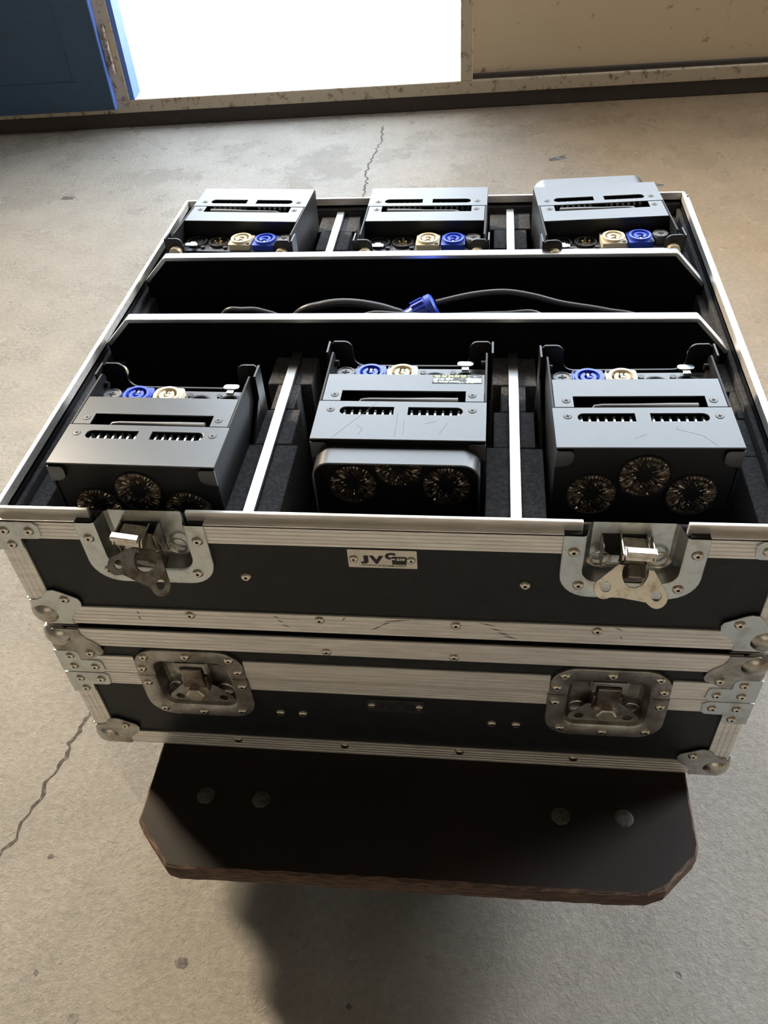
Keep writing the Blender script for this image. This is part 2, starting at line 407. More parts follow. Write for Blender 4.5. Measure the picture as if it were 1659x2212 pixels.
def ridged(w0, w1, t, ridges, length, M, two=None):
    """aluminium extrusion: outer face with fine ridges, cross-section in (u, v), extruded along local z"""
    return

def strip_profile(length, width, M, n=5, t=.0018):
    """flat ridged flange: x = length, y = width (0..width), z = outwards"""
    pts = [(0, 0)]
    step = width / n
    P = []
    for i in range(n):
        a = i * step
        P += [(a + .0004, t), (a + step - .0010, t), (a + step - .0007, t - .0003), (a + step, t - .0003)]
    prof = [(0, 0), (0, t - .0005)] + P[:-2] + [(width - .0003, t), (width, t - .0005), (width, 0)]
    vs = []; m = len(prof)
    for x in (0, length):
        for (y, z) in prof: vs.append(M @ Vector((x, y, z)))
    fs = [tuple(reversed(range(m))), tuple(range(m, 2 * m))]
    for i in range(m):
        j = (i + 1) % m; fs.append((i, j, j + m, i + m))
    return vs, fs
def basis(o, ex, ey, ez):
    return Matrix(((ex[0], ey[0], ez[0], o[0]), (ex[1], ey[1], ez[1], o[1]), (ex[2], ey[2], ez[2], o[2]), (0, 0, 0, 1)))
def flange(parent, o, ex, ey, ez, length, width, n=5, label=None):
    m = MB(); m.add(*strip_profile(length, width, basis(o, ex, ey, ez), n))
    return part('edge_profile', m, ALU, parent, label=label)

X, Y, Z = (1, 0, 0), (0, 1, 0), (0, 0, 1)
NX, NY, NZ = (-1, 0, 0), (0, -1, 0), (0, 0, -1)
W, D = .62, .578
PW = .0215

CORNER_OUT = [(0, .0065), (.0065, 0), (.031, 0), (.0312, .007), (.0345, .013), (.041, .0185), (.0452, .0245), (.0462, .030), (.0445, .0345), (.040, .037),
              (.0355, .0395), (.0305, .0425), (.0255, .0445), (.020, .0435), (.0155, .0395), (.0125, .0345), (.007, .0312), (0, .031)]
def ball_corner(parent, cx, cy, cz, sx, sy, sz, mtl, with_rivet=True):
    """plate on the three faces meeting at a corner plus the dome; sx, sy, sz point into the case"""
    m = MB(); t = .0028
    def face(a, b, c):      # a, b: in-plane inward directions, c: outward normal
        M = basis((cx, cy, cz), a, b, c); m.prism(CORNER_OUT, .0016, t, M)
    a = (sx, 0, 0); b = (0, sy, 0); c = (0, 0, sz)
    neg = lambda v: tuple(-q for q in v)
    face(a, c, neg(b)); face(b, c, neg(a)); face(a, b, neg(c))
    r = .0162; q = .0085; cen = Vector((cx + sx * q, cy + sy * q, cz + sz * (r - .0038)))
    prof = [(0 if k in (0, 12) else r * math.sin(math.pi * k / 12), -r * math.cos(math.pi * k / 12)) for k in range(13)]
    o = part('ball_corner', m, mtl, parent)
    dm = MB(); dm.lathe(prof, 28, Matrix.Translation(cen)); part('dome', dm, DOME, o, smooth=60)
    if with_rivet:
        f = .0325
        rv = rivet(o, cx + sx * f, cy - sy * .0028, cz + sz * f * 1.02, 'front' if sy > 0 else 'back')
        rivet(o, cx - sx * .0028, cy + sy * f, cz + sz * f, 'left' if sx > 0 else 'right')
    return o
def brace(parent, cx, cz, sx, sz, mtl, y=0, w=.040, dirty=False):
    """three-rivet L brace where a vertical profile meets the rim"""
    m = MB()
    P = [(-.0025, 0), (w - .004, 0), (w, .004), (w - .001, .0155), (w - .004, .018), (.0205, .0185), (.0200, .029), (.017, .0315), (-.0025, .0315)]
    P2 = [(cx + sx * a, cz + sz * b) for a, b in P]
    m.prism(P2, .0016 - y, .0032 - y, FRONT)
    # return flange on the case's side
    xs = cx - sx * .0005
    m.box(min(xs, xs - sx * .0022), .0, min(cz, cz + sz * .0315), max(xs, xs - sx * .0022), .040, max(cz, cz + sz * .0315))
    o = part('corner_brace', m, mtl, parent, bevel=.0004)
    for a, b in ((.0105, .009), (.031, .009), (.0115, .0245)):
        rivet(o, cx + sx * a, -.0031, cz + sz * b, 'front', .95)
    return o

# ---- butterfly latch ------------------------------------------------
def loft(m, loops):
    n = len(loops[0]); vs = [v for l in loops for v in l]; fs = []
    for i in range(len(loops) - 1):
        for k in range(n):
            fs.append((i * n + k, i * n + (k + 1) % n, (i + 1) * n + (k + 1) % n, (i + 1) * n + k))
    fs.append(tuple((len(loops) - 1) * n + k for k in range(n)))
    m.add(vs, fs)
def dish(hw, z0, z1, depth=.011, clip=None, ext=0.0):
    """rounded steel dish, centre x = 0, between z0 and z1; clip = keep only z below/above"""
    spec = [(0, -.0001, .024), (0, -.0030, .024), (.0005, -.0034, .0235), (.0145, -.0034, .013), (.0165, -.0022, .012), (.0200, depth - .002, .010), (.0225, depth, .009)]
    loops = []
    for ins, y, r in spec:
        loops.append([Vector((x, y, z)) for x, z in rrect(-hw + ins, z0 + ins, hw - ins, z1 - ins, r, 7)])
    m = MB(); loft(m, loops)
    me = bpy.data.meshes.new('t'); me.from_pydata([tuple(v) for v in m.v], [], m.f)
    bm = bmesh.new(); bm.from_mesh(me)
    if clip:
        zc, keep = clip
        bmesh.ops.bisect_plane(bm, geom=bm.verts[:] + bm.edges[:] + bm.faces[:], plane_co=(0, 0, zc), plane_no=(0, 0, 1 if keep == 'below' else -1), clear_outer=True)
    bmesh.ops.recalc_face_normals(bm, faces=bm.faces)
    bm.verts.index_update()
    out = MB(); out.add([tuple(v.co) for v in bm.verts], [tuple(v.index for v in f.verts) for f in bm.faces])
    bm.free(); bpy.data.meshes.remove(me)
    return out
def flip_check(me): return me
WING = None
def wing_outline():
    P = [(-.0150, .0150), (-.0095, .0150)]
    for k in range(0, 13):                      # central notch
        a = R3(170 + 200 * k / 12); P.append((0 + .0108 * math.cos(a), .0110 + .0125 * math.sin(a)))
    P += [(.0105, .0150), (.0150, .0150)]
    for k in range(0, 11):
        a = R3(35 - 150 * k / 10); P.append((.0225 + .0088 * math.cos(a), -.0060 + .0088 * math.sin(a)))
    P += [(.0140, -.0112), (-.0140, -.0112)]
    for k in range(0, 11):
        a = R3(-65 - 150 * k / 10); P.append((-.0225 + .0088 * math.cos(a), -.0060 + .0088 * math.sin(a)))
    return P
def wing(parent, loc, rot, mtl, label=None):
    m = MB()
    m.prism(wing_outline(), 0, .0016, FRONT, holes=[circ(-.0215, -.0045, .0042, 14), circ(.0215, -.0045, .0042, 14)])
    return part('wing_plate', m, mtl, parent, bevel=.0003, loc=loc, rot=rot, label=label)
def hexnut(m, c, d, r, h):
    M = Matrix.Translation(c) @ Vector(d).to_track_quat('Z', 'Y').to_matrix().to_4x4()
    m.lathe([(0, 0), (r, 0), (r, h - .001), (r - .0012, h), (0, h)], 6, M)
def ring(m, c, r, rt=.0009, rz=None, tilt=0):
    rz = rz or r; P = []
    for k in range(25):
        a = 2 * math.pi * k / 24; P.append((c[0] + r * math.cos(a), c[1] - tilt * math.sin(a), c[2] + rz * math.sin(a)))
    m.tube(P, rt, 6)

def latch_base(parent, cx, ztop, h, mtl, rivets, open_=True, dirty=False, tilt_wing=0, wing_label=None):
    """open lower half of the latch on the upper case"""
    m = dish(.0520, ztop - h, ztop + h, .0125, clip=(ztop, 'below'))
    o = part('latch', m, mtl, parent, smooth=35, loc=(cx, 0, 0))
    # square opening behind the mechanism
    q = MB(); q.box(-.0225, .0118, ztop - .034, .0105, .0127, ztop - .012)
    # bent side bracket
    part('latch_bracket', MB().box(.0095, -.004, ztop - .046, .0105, .012, ztop - .011), DARKSTEEL, o, bevel=.0003)
    part('latch_bracket', MB().box(-.0225, -.002, ztop - .034, -.0215, .012, ztop - .012), DARKSTEEL, o, bevel=.0003)
    part('latch_slot', q, HOLE, o)
    # drawn steel hook, nut and springs
    return o

def flight_latch_open(parent, cx, ztop, rotw, mirror, lab):
    o = latch_base(parent, cx, ztop, .066, ZINC, None)
    for x, z in ((-.0435, -.016), (.0445, -.016), (-.037, -.052), (.037, -.053)):
        rivet(o, x, -.0033, ztop + z)
    # spring pockets
    s = MB()
    for sx in (-1, 1):
        for dr in (0, .0012):
            ring(s, (sx * .0215, .009 - dr, ztop - .034), .0065 + dr, .0006, .0075)
        s.tube([(sx * .0150, .008, ztop - .040), (sx * .010, .003, ztop - .034), (sx * .0100, -.006, ztop - .026)], .0008, 6)
    part('spring', s, RIVET, o, smooth=50)
    # mechanism, turned as one
    hk = MB()
    T = Matrix.Translation((-.010 if not mirror else .002, 0, ztop - .018)) @ Matrix.Rotation(rotw * .35, 4, 'Y')
    def tb(x0, y0, z0, x1, y1, z1):
        mm = MB().box(x0, y0, z0, x1, y1, z1); hk.add([T @ Vector(v) for v in mm.v], mm.f)
    tb(-.0105, -.0165, .0110, .0105, -.0100, .0155)       # folded lip of the hook
    tb(-.0095, -.0115, .0040, .0095, -.0100, .0120)
    tb(-.0095, -.0115, .0020, .0095, .0110, .0045)
    tb(-.0120, -.0110, .001, -.0105, .0110, .008); tb(.0105, -.0110, .001, .0120, .0110, .008)
    part('hook', hk, RIVET, o, bevel=.0008)
    nt = MB()
    dirn = (T.to_3x3() @ Vector((0, -.85, -.5)))
    T2 = Matrix.Translation((.001 if mirror else .002, 0, ztop - .018))
    nt.cyl(T2 @ Vector((0, .008, -.006)), dirn, .0098, .0125, 24)
    hexnut(nt, T2 @ Vector((0, -.0030, -.0125)), dirn, .0090, .0100)
    nt.tube([T2 @ Vector((.0102 * math.cos(a_ * .5236), .0005, -.0095 + .0085 * math.sin(a_ * .5236))) for a_ in range(13)], .0008, 6)
    part('nut', nt, DARKSTEEL, o, smooth=30)
    wg = wing(o, (0.0, -.0135, ztop - .050), (0, 0, 0), STEEL if mirror else DARKSTEEL, lab)
    wg.rotation_mode = 'XYZ'
    wg.matrix_basis = Matrix.Translation((rotw * -.003, -.0165, ztop - .0360)) @ Matrix.Rotation(R3(-33), 4, 'X') @ Matrix.Rotation(rotw, 4, 'Y') @ Matrix.Diagonal((.86, 1, .95, 1))
    return o

def latch_closed(parent, cx, zt, zb, zs):
    """complete latch on the lower case, dish in two halves meeting at the seam zs"""
    o = root_lid = part('latch', dish(.0525, zb, zt, .012, clip=(zs - .0004, 'below')), DIRTY_ZINC, parent, smooth=35, loc=(cx, 0, 0))
    u = part('dish_upper', dish(.0515, zb, zt, .012, clip=(zs + .0004, 'above')), DIRTY_ZINC, o, smooth=35)
    for x, z in ((-.040, zt - .0095), (0, zt - .0065), (.040, zt - .0095), (-.0455, zt - .027), (.0455, zt - .027),
                 (-.0455, zs - .011), (.0455, zs - .011), (-.0385, zb + .0105), (0, zb + .0070), (.0385, zb + .0105)):
        rivet(o, x, -.0033, z)
    k = MB()
    zk = zs + .017
    k.box(-.0165, .000, zk - .014, -.0135, .012, zk); k.box(.0135, .000, zk - .014, .0165, .012, zk)
    k.box(-.0280, .0090, zk - .012, -.0135, .0112, zk); k.box(.0135, .0090, zk - .012, .0280, .0112, zk)
    k.box(-.0150, -.001, zk - .0055, .0150, .0015, zk); k.box(-.0150, -.001, zk - .0150, -.0105, .0015, zk - .004); k.box(.0105, -.001, zk - .0150, .0150, .0015, zk - .004)
    part('keeper', k, DIRTY_ZINC, o, bevel=.0008)
    for sx in (-1, 1): rivet(o, sx * .0215, .0090, zk - .006, 'front', .8)
    h = MB()
    h.box(-.0100, -.0040, zs - .016, .0100, -.0015, zk - .006); h.box(-.0100, -.0015, zk - .010, .0100, .0050, zk - .007)
    h.box(-.0125, -.002, zs - .022, -.0100, .011, zs - .002); h.box(.0100, -.002, zs - .022, .0125, .011, zs - .002)
    part('hook', h, DARKSTEEL, o, bevel=.001)
    n = MB(); n.cyl((0, .010, zs - .021), (0, -1, 0), .0110, .0125, 22)
    hexnut(n, (0, -.0025, zs - .021), (0, -1, 0), .0092, .0075)
    part('nut', n, STEEL, o, smooth=30)
    s = MB()
    for sx in (-1, 1):
        ring(s, (sx * .0235, .0085, zs - .031), .0065, .0006, .0065); ring(s, (sx * .0235, .0070, zs - .031), .0078, .0006, .0078)
    part('spring', s, RIVET, o, smooth=50)
    wing(o, (0, .0030, zs - .034), (0, 0, 0), DIRTY_ZINC)
    return o

def name_plate(parent, x0, z0, w_, h_, pm, im, url=True):
    m = MB(); m.prism(rrect(x0, z0, x0 + w_, z0 + h_, .0008, 3), .0, .0007, FRONT)
    o = part('name_plate', m, pm, parent)
    y = -.0008
    def put(me, x, z):
        return link('lettering', me, o, (x, y, z), (R3(90), 0, 0))
    def fit(txt, xa, xb, za, zb, m2, dep=.00012, off=0.0, shear=0.0, yy=None):
        me = text_mesh(txt, .01, m2, dep, off, shear)
        xs = [v.co.x for v in me.vertices]; ys = [v.co.y for v in me.vertices]
        kx = (xb - xa) / (max(xs) - min(xs)); kz = (zb - za) / (max(ys) - min(ys)); ax, ay = min(xs), min(ys)
        for v in me.vertices: v.co.x = (v.co.x - ax) * kx; v.co.y = (v.co.y - ay) * kz
        t = put(me, x0 + xa, z0 + za)
        if yy: t.location.y = yy
    fit('J', .0098, .0160, .0046, .0136, im, off=.0006)
    fit('V', .0166, .0278, .0046, .0136, im, off=.0006)
    fit('C', .0290, .0372, .0098, .0172, im, off=.0007)
    b = MB(); b.prism([(x0 + .0343, z0 + .0044), (x0 + .0455, z0 + .0044), (x0 + .0455, z0 + .0130), (x0 + .0343, z0 + .0130)], .0007, .00085, FRONT)
    part('lettering', b, im, o)
    fit('ase', .0377, .0445, .0092, .0120, pm, shear=.3, off=.0002, yy=-.0011)
    a = MB(); a.prism([(x0 + .0335, z0 + .0101), (x0 + .0355, z0 + .0101), (x0 + .0355, z0 + .0094), (x0 + .0372, z0 + .0107), (x0 + .0355, z0 + .0119), (x0 + .0355, z0 + .0113), (x0 + .0335, z0 + .0113)], .00095, .0012, FRONT)
    part('lettering', a, pm, o)
    if url: fit('WWW.JVCASE.COM', .0102, .0452, .0014, .0036, im, .0001)
    for x in (x0 + .0045, x0 + w_ - .0045): rivet(o, x, -.0007, z0 + h_ / 2, 'front', .82)
    return o

# ------------------------------------------------------------------ the open upper case
HR = .1260        # top of the rim profile
uc = root('flight_case', (0, 0, FZ), 0, 'open black flight case holding six black stage lights, stacked on top', 'flight case', 'stacked flight cases')
LX = (.1225, .4965)          # latch centres
HW = .0385                   # half width of the cut-out behind each latch
T0, T1 = .0002, .0080        # panel faces
HOLEZ = .072
pf = MB()
xs = [T0, LX[0] - HW, LX[0] + HW, LX[1] - HW, LX[1] + HW, W - T0]
for i in range(5):
    top = HOLEZ if i in (1, 3) else HR - .001
    pf.box(xs[i], T0, 0, xs[i + 1], T1, top)
part('front_panel', pf, LAM, uc)
part('back_panel', MB().box(T0, D - T1, 0, W - T0, D - T0, HR - .001), LAM, uc)
part('side_panel', MB().box(T0, T1, 0, T1, D - T1, HR - .001), LAM, uc)
part('side_panel', MB().box(W - T1, T1, 0, W - T0, D - T1, HR - .001), LAM, uc)
part('bottom_panel', MB().box(T1, T1, 0, W - T1, D - T1, .008), LAM, uc)
# aluminium edges
flange(uc, (.02, 0, .0), X, Z, NY, W - .04, PW + .0015)
flange(uc, (.0, .578, 0), X, Z, Y, W, PW)
for x0, x1 in ((0.0, LX[0] - .0515), (LX[0] + .0515, LX[1] - .0515), (LX[1] + .0515, W)):
    flange(uc, (x0, 0, .1060), X, Z, NY, x1 - x0, .0200)
flange(uc, (0, D, .106), X, Z, Y, W, .02)
for sx, x, n in ((1, 0, NX), (-1, W, X)):
    flange(uc, (x, 0, 0), Y, Z, n, D, PW); flange(uc, (x, 0, .106), Y, Z, n, D, .020)
    flange(uc, (x, 0, .0), Z, (sx, 0, 0), NY, .106, .0195, 4)
    flange(uc, (x, 0, .0), Z, Y, n, .106, .0195, 4)
    flange(uc, (x, D, .0), Z, (sx, 0, 0), Y, .106, .0195, 4)
# rim lip
def lip_bar(m, x0, y0, x1, y1):
    m.box(x0, y0, HR - .004, x1, y1, .1335)
def lip(x0, y0, x1, y1):
    m = MB(); lip_bar(m, x0, y0, x1, y1)
    return part('rim_lip', m, ALU, uc, bevel=.0008)
for x0, x1 in ((.0045, LX[0] - .041), (LX[0] + .037, LX[1] - .038), (LX[1] + .036, W - .0045)):
    lip(x0, .0040, x1, .0075)
lip(.0045, D - .0080, W - .0045, D - .0045)
for a, b in ((.0040, .0080), (W - .0080, W - .0040)): lip(a, .0076, b, D - .0081)
# flat step of the rim outside the lip
m = MB(); 
for x0, x1 in ((-.0018, LX[0] - .0515), (LX[0] + .0515, LX[1] - .0515), (LX[1] + .0515, W + .0018)): m.box(x0, -.0018, HR - .0015, x1, .0042, HR + .0002)
m.box(-.0018, .0042, HR - .0015, .0042, D, HR + .0002); m.box(W - .0042, .0042, HR - .0015, W + .0018, D, HR + .0002); m.box(-.0018, D - .0042, HR - .0015, W + .0018, D + .0018, HR + .0002)
part('rim_step', m, ALU, uc)
for sx, x in ((1, 0), (-1, W)):
    ball_corner(uc, x, 0, 0, sx, 1, 1, ZINC); ball_corner(uc, x, D, 0, sx, -1, 1, ZINC)
    brace(uc, x, HR - .001, sx, -1, ZINC)
for x, z in ((.1975, .0672), (.4198, .0680)): rivet(uc, x, -.0001, z)
for x in (.140, .2521, .3662, .4802): rivet(uc, x, -.0017, .0176)
for yy in (.10, .25, .40, .52):
    for x, fc in ((-.0017, 'left'), (W + .0017, 'right')):
        rivet(uc, x, yy, .1160, fc); rivet(uc, x, yy, .0110, fc)
flight_latch_open(uc, LX[0], .1262, R3(24), False, 'dark wing plate turned askew')
flight_latch_open(uc, LX[1], .1262, R3(9), True, 'pale scratched wing plate hanging out level')
name_plate(uc, .2829, .0832, .0537, .0198, PLATE, INK)

# foam lining, pads and dividers
li = MB()
li.box(.0082, .0135, .008, .6118, .0165, .1225)
for xa, xb in ((.0082, LX[0] - .037), (LX[0] + .037, LX[1] - .037), (LX[1] + .037, .6118)): li.box(xa, .0082, .008, xb, .0136, .1225)
li.box(.0082, .0083, .008, .6118, .0136, .060)
li.box(.0082, D - .0150, .008, .6118, D - .0082, .1225)
li.box(.0082, .015, .008, .0130, D - .015, .1180); li.box(.6070, .015, .008, .6118, D - .015, .1180)
li.box(.013, .015, .008, .607, D - .015, .0115)
part('foam_lining', li, FOAM, uc, bevel=.0012)
Y1, Y2 = (.2465, .2575), (.3725, .3835)     # the two long dividers
ZD = .1555
def long_divider(y0, y1):
    c = .0315
    P = [(.0132, .0118), (.6068, .0118), (.6068, ZD - .0345), (.6068 - .0325, ZD), (.0395, ZD), (.0132, ZD - .0265)]
    m = MB(); m.prism(P, -y1 + .0010, -y0 - .0010, FRONT)
    o = part('long_divider', m, FOAMD, uc)
    e = MB()
    def cap(p, q, hgt=.0042):
        p = Vector(p); q = Vector(q); d = (q - p).normalized(); n = Vector((-d.y, d.x)); 
        Q = [(p.x, p.y), (q.x, q.y), (q.x - n.x * hgt, q.y - n.y * hgt), (p.x - n.x * hgt, p.y - n.y * hgt)]
        Q = [(a[0] + n.x * .0008, a[1] + n.y * .0008) for a in Q]
        e.prism(Q, -y1, -y0, FRONT)
    cap((.0395, ZD), (.5743, ZD)); cap((.5743, ZD), (.6066, ZD - .0343)); cap((.0134, ZD - .0263), (.0395, ZD))
    part('metal_edge', e, STRIP, o, bevel=.0006)
    return o
long_divider(*Y1); long_divider(*Y2)
for xc in (.2035, .4110):
    for (y0, y1) in ((.0155, Y1[0]), (Y2[1], .5625)):
        m = MB(); m.box(xc - .0038, y0, .0118, xc + .0038, y1, .1185)
        o = part('short_divider', m, LAM, uc)
        e = MB(); e.box(xc - .0044, y0, .1155, xc + .0044, y1, .1203)
        part('metal_edge', e, STRIP, o, bevel=.0005)
def pad(x0, y0, x1, y1, z1=.1150):
    m = MB(); j = lambda: random.uniform(-.0006, .0006)
    m.box(x0, y0, .0118, x1, y1, z1 + j())
    part('foam_pad', m, FOAM, uc, bevel=.0012)
FR = [(.0160, .1105, .0195), (.1110, .1605, .0135), (.1610, .1995, .0068), (.2000, .2455, .0170)]
BR = [(.5185, .5620, .0200), (.4700, .5180, .0150), (.4300, .4695, .0070), (.3845, .4290, .0170)]
for y0, y1, t in FR + BR:
    for xc in (.2035, .4110):
        pad(xc - .0040 - t, y0, xc - .0040, y1); pad(xc + .0040, y0, xc + .0040 + t, y1)
    tw = t * .8
    pad(.0132, y0, .0132 + tw, y1, .110); pad(.6068 - tw, y0, .6068, y1, .110)
m = MB(); m.box(.0132, .259, .0118, .0200, .371, .110); part('foam_pad', m, FOAM, uc); m = MB(); m.box(.6000, .259, .0118, .6068, .371, .110); part('foam_pad', m, FOAM, uc)

# ------------------------------------------------------------------ the closed lower case
lc = root('flight_case', (0, 0, FZ - .194), 0, 'closed black flight case under the open one, resting on the wooden dolly', 'flight case', 'stacked flight cases')
LT, LS, LL = .1860, .1225, .148     # lid top, seam, lid profile
x_cut = [T0, .1225 - HW, .1225 + HW, .4995 - HW, .4995 + HW, W - T0]
zc0, zc1 = .075, .144
pf = MB(); pl = MB()
for i in range(5):
    if i in (1, 3):
        pf.box(x_cut[i], T0, 0, x_cut[i + 1], T1, zc0); pl.box(x_cut[i], T0, zc1, x_cut[i + 1], T1, LT)
    else:
        pf.box(x_cut[i], T0, 0, x_cut[i + 1], T1, LS); pl.box(x_cut[i], T0, LS, x_cut[i + 1], T1, LT)
part('front_panel', pf, LAM, lc); part('lid_front_panel', pl, LAM, lc)
part('back_panel', MB().box(T0, D - T1, 0, W - T0, D - T0, LT), LAM, lc)
part('side_panel', MB().box(T0, T1, 0, T1, D - T1, LT), LAM, lc); part('side_panel', MB().box(W - T1, T1, 0, W - T0, D - T1, LT), LAM, lc)
part('bottom_panel', MB().box(T1, T1, 0, W - T1, D - T1, .008), LAM, lc); part('lid_panel', MB().box(T1, T1, LT - .008, W - T1, D - T1, LT - .0005), LAM, lc)
flange(lc, (.02, 0, 0), X, Z, NY, W - .04, PW); flange(lc, (.02, 0, LT - .0235), X, Z, NY, W - .04, .0235)
flange(lc, (0, D, LT - .0235), X, Z, Y, W, .0235); flange(lc, (0, D, 0), X, Z, Y, W, PW)
for x0, x1 in ((0, .1225 - .0515), (.1225 + .0515, .4995 - .0515), (.4995 + .0515, W)):
    flange(lc, (x0, 0, .1045), X, Z, NY, x1 - x0, LS - .1045 - .0003, 5); flange(lc, (x0, 0, LS + .0003), X, Z, NY, x1 - x0, .0245, 5)
flange(lc, (0, D, .1045), X, Z, Y, W, .0425, 9)
for sx, x, n in ((1, 0, NX), (-1, W, X)):
    flange(lc, (x, 0, 0), Y, Z, n, D, PW); flange(lc, (x, 0, .1045), Y, Z, n, D, .018); flange(lc, (x, 0, LS), Y, Z, n, D, .0245); flange(lc, (x, 0, LT - .0235), Y, Z, n, D, .0235)
    flange(lc, (x, 0, 0), Z, (sx, 0, 0), NY, LS - .018, .0195, 4); flange(lc, (x, 0, 0), Z, Y, n, .1045, .0195, 4)
    ball_corner(lc, x, 0, 0, sx, 1, 1, DIRTY_ZINC); ball_corner(lc, x, D, 0, sx, -1, 1, DIRTY_ZINC)
    ball_corner(lc, x, 0, LT, sx, 1, -1, DIRTY_ZINC); ball_corner(lc, x, D, LT, sx, -1, -1, DIRTY_ZINC)
    brace(lc, x, LS - .0008, sx, -1, ZINC)
    b = brace(lc, x, LS + .0006, sx, 1, ZINC)
for x in (.2534, .3645): rivet(lc, x, -.0017, .1684)
for x in (.1974, .2193, .3993, .4216): rivet(lc, x, -.0001, .0664)
for x in (.1465, .2553, .3694, .4790): rivet(lc, x, -.0017, .0160)
latch_closed(lc, .1225, .1605, .0600, LS); latch_closed(lc, .4995, .1605, .0600, LS)
name_plate(lc, .2829, .0775, .0535, .0200, PLATED, INKD, url=False)
# scuffs on the aluminium of the upper case
sc = MB()
for x, z, a, l in ((.215, .0195, -.5, .006), (.218, .014, -.5, .006), (.222, .008, -.5, .007), (.300, .010, .6, .012), (.308, .016, .5, .010), (.318, .0205, .15, .022), (.273, .020, .9, .006),
                   (.392, .020, -.25, .014), (.399, .014, -.3, .010), (.405, .009, -.3, .010), (.411, .0045, -.3, .012), (.497, .0205, -.5, .008), (.5, .010, -1.2, .005), (.0935, .011, -1.4, .005), (.0935, .018, -1.4, .004)):
    c, s_ = math.cos(a), math.sin(a); P = []
    for u, v in ((-l / 2, 0), (0, .0004), (l / 2, .0001), (0, -.0004)): P.append((x + u * c - v * s_, z + u * s_ + v * c))
    sc.prism(P, .0018, .0020, FRONT)
s_ = part('scuff', sc, HOLE, uc); s_['kind'] = 'stuff'

# ------------------------------------------------------------------ dolly
do = root('wooden_dolly', (.324, .28, 0), 0, 'dark worn plywood dolly board with chamfered corners under the flight cases', 'dolly')
ZB = FZ - .194 - .0050 - .001     # top of the board, under the ball feet
ZB = FZ - .1942
BT = .024
def board_outline(ins=0.0, rnd=None):
    P = [(.063, -.086), (.0705, -.096), (.1016, -.1275), (.112, -.1295), (.30, -.127), (.51, -.1245), (.538, -.123), (.5535, -.117), (.5845, -.0857), (.588, -.075), (.5875, .60), (.555, .66), (.10, .66), (.061, .60)]
    return P
def board_mesh():
    P = board_outline(); Q = []
    for i in range(len(P)):
        a = Vector(P[i]); b = Vector(P[(i + 1) % len(P)]); n = max(1, int((b - a).length / .008))
        for k in range(n): Q.append(a.lerp(b, k / n))
    rn = random.Random(5)
    cen = Vector((.324, .27)); n = len(Q); levels = []
    for dz, ins, jit in ((0, .0035, .0012), (-.0018, .0006, .0012), (-.006, .0, .0004), (-.0065, .0008, .0003), (-.0115, .0003, .0004), (-.012, .0011, .0003), (-.018, .0003, .0004), (-.0225, .0007, .0010), (-BT, .003, .0010)):
        L = []
        for q in Q:
            dr = (q - cen).normalized(); p = q - dr * (ins + rn.uniform(0, jit)); L.append((p.x - .324, p.y - .28, ZB + dz))
        levels.append(L)
    vs = [v for L in levels for v in L]; fs = []
    for i in range(len(levels) - 1):
        for k in range(n): fs.append((i * n + k, (i + 1) * n + k, (i + 1) * n + (k + 1) % n, i * n + (k + 1) % n))
    top = tuple(range(n)); fs.append(top); fs.append(tuple((len(levels) - 1) * n + k for k in reversed(range(n))))
    me = bpy.data.meshes.new('board'); me.from_pydata(vs, [], fs); me.materials.append(BOARD); me.materials.append(PLY)
    for p in me.polygons[:-2]: p.material_index = 1
    return me
bo = link('board', board_mesh(), do)
tri = bo.modifiers.new('tri', 'TRIANGULATE')
# washers of the caster bolts
for x, y in ((.1230, -.056), (.1786, -.0564), (.4656, -.0540), (.5238, -.0522)):
    m = MB(); m.lathe([(0, .0012), (.0035, .0016), (.0060, .0013), (.0078, .0007), (.0088, .0)], 24)
    b = part('bolt_head', m, BOLT, do, smooth=40, loc=(x - .324, y - .28, ZB))
for x, y in ((.1508, -.0), (.4947, -.0), (.1508, .54), (.4947, .54)):
    m = MB(); m.box(-.038, -.034, ZB - BT - .003, .038, .034, ZB - BT); m.box(-.018, -.010, .035, -.015, .030, ZB - BT - .003); m.box(.015, -.010, .035, .018, .030, ZB - BT - .003)
    c = part('caster', m, DARKSTEEL, do, loc=(x - .324, y + .03 - .28, 0), bevel=.001)
    m = MB(); m.lathe([(0, -.0125), (.030, -.0125), (.0365, -.009), (.0375, 0), (.0365, .009), (.030, .0125), (0, .0125)], 28, Matrix.Translation((0, .012, .0375)) @ Matrix.Rotation(R3(90), 4, 'Y'))
    part('wheel', m, RUBBER, c, smooth=50)

# ------------------------------------------------------------------ stage lights
def screw_mesh():
    m = MB(); m.lathe([(.0029, 0), (.0028, .0004), (0, .0006)], 16)
    me = m.mesh('screw', GREYP, 40); me.materials.append(HOLE)
    bm = bmesh.new(); bm.from_mesh(me)
    for a in (.3, .3 + math.pi / 2):
        c, s = math.cos(a), math.sin(a); P = []
        for u, v in ((-.0017, -.00035), (.0017, -.00035), (.0017, .00035), (-.0017, .00035)): P.append(bm.verts.new((u * c - v * s, u * s + v * c, .0008)))
        f = bm.faces.new(P); f.material_index = 1
    m2 = [bm.verts.new((.0033 * math.cos(k * .3927), .0033 * math.sin(k * .3927), .00005)) for k in range(16)]
    f = bm.faces.new(m2); f.material_index = 1
    bm.to_mesh(me); bm.free(); return me
SCREW = screw_mesh()
FW, FL1, FL2, FHT, FCON = .135, .0495, .0380, .146, .0370    # width, plate lengths, body height, connector shelf
hw = FW / 2
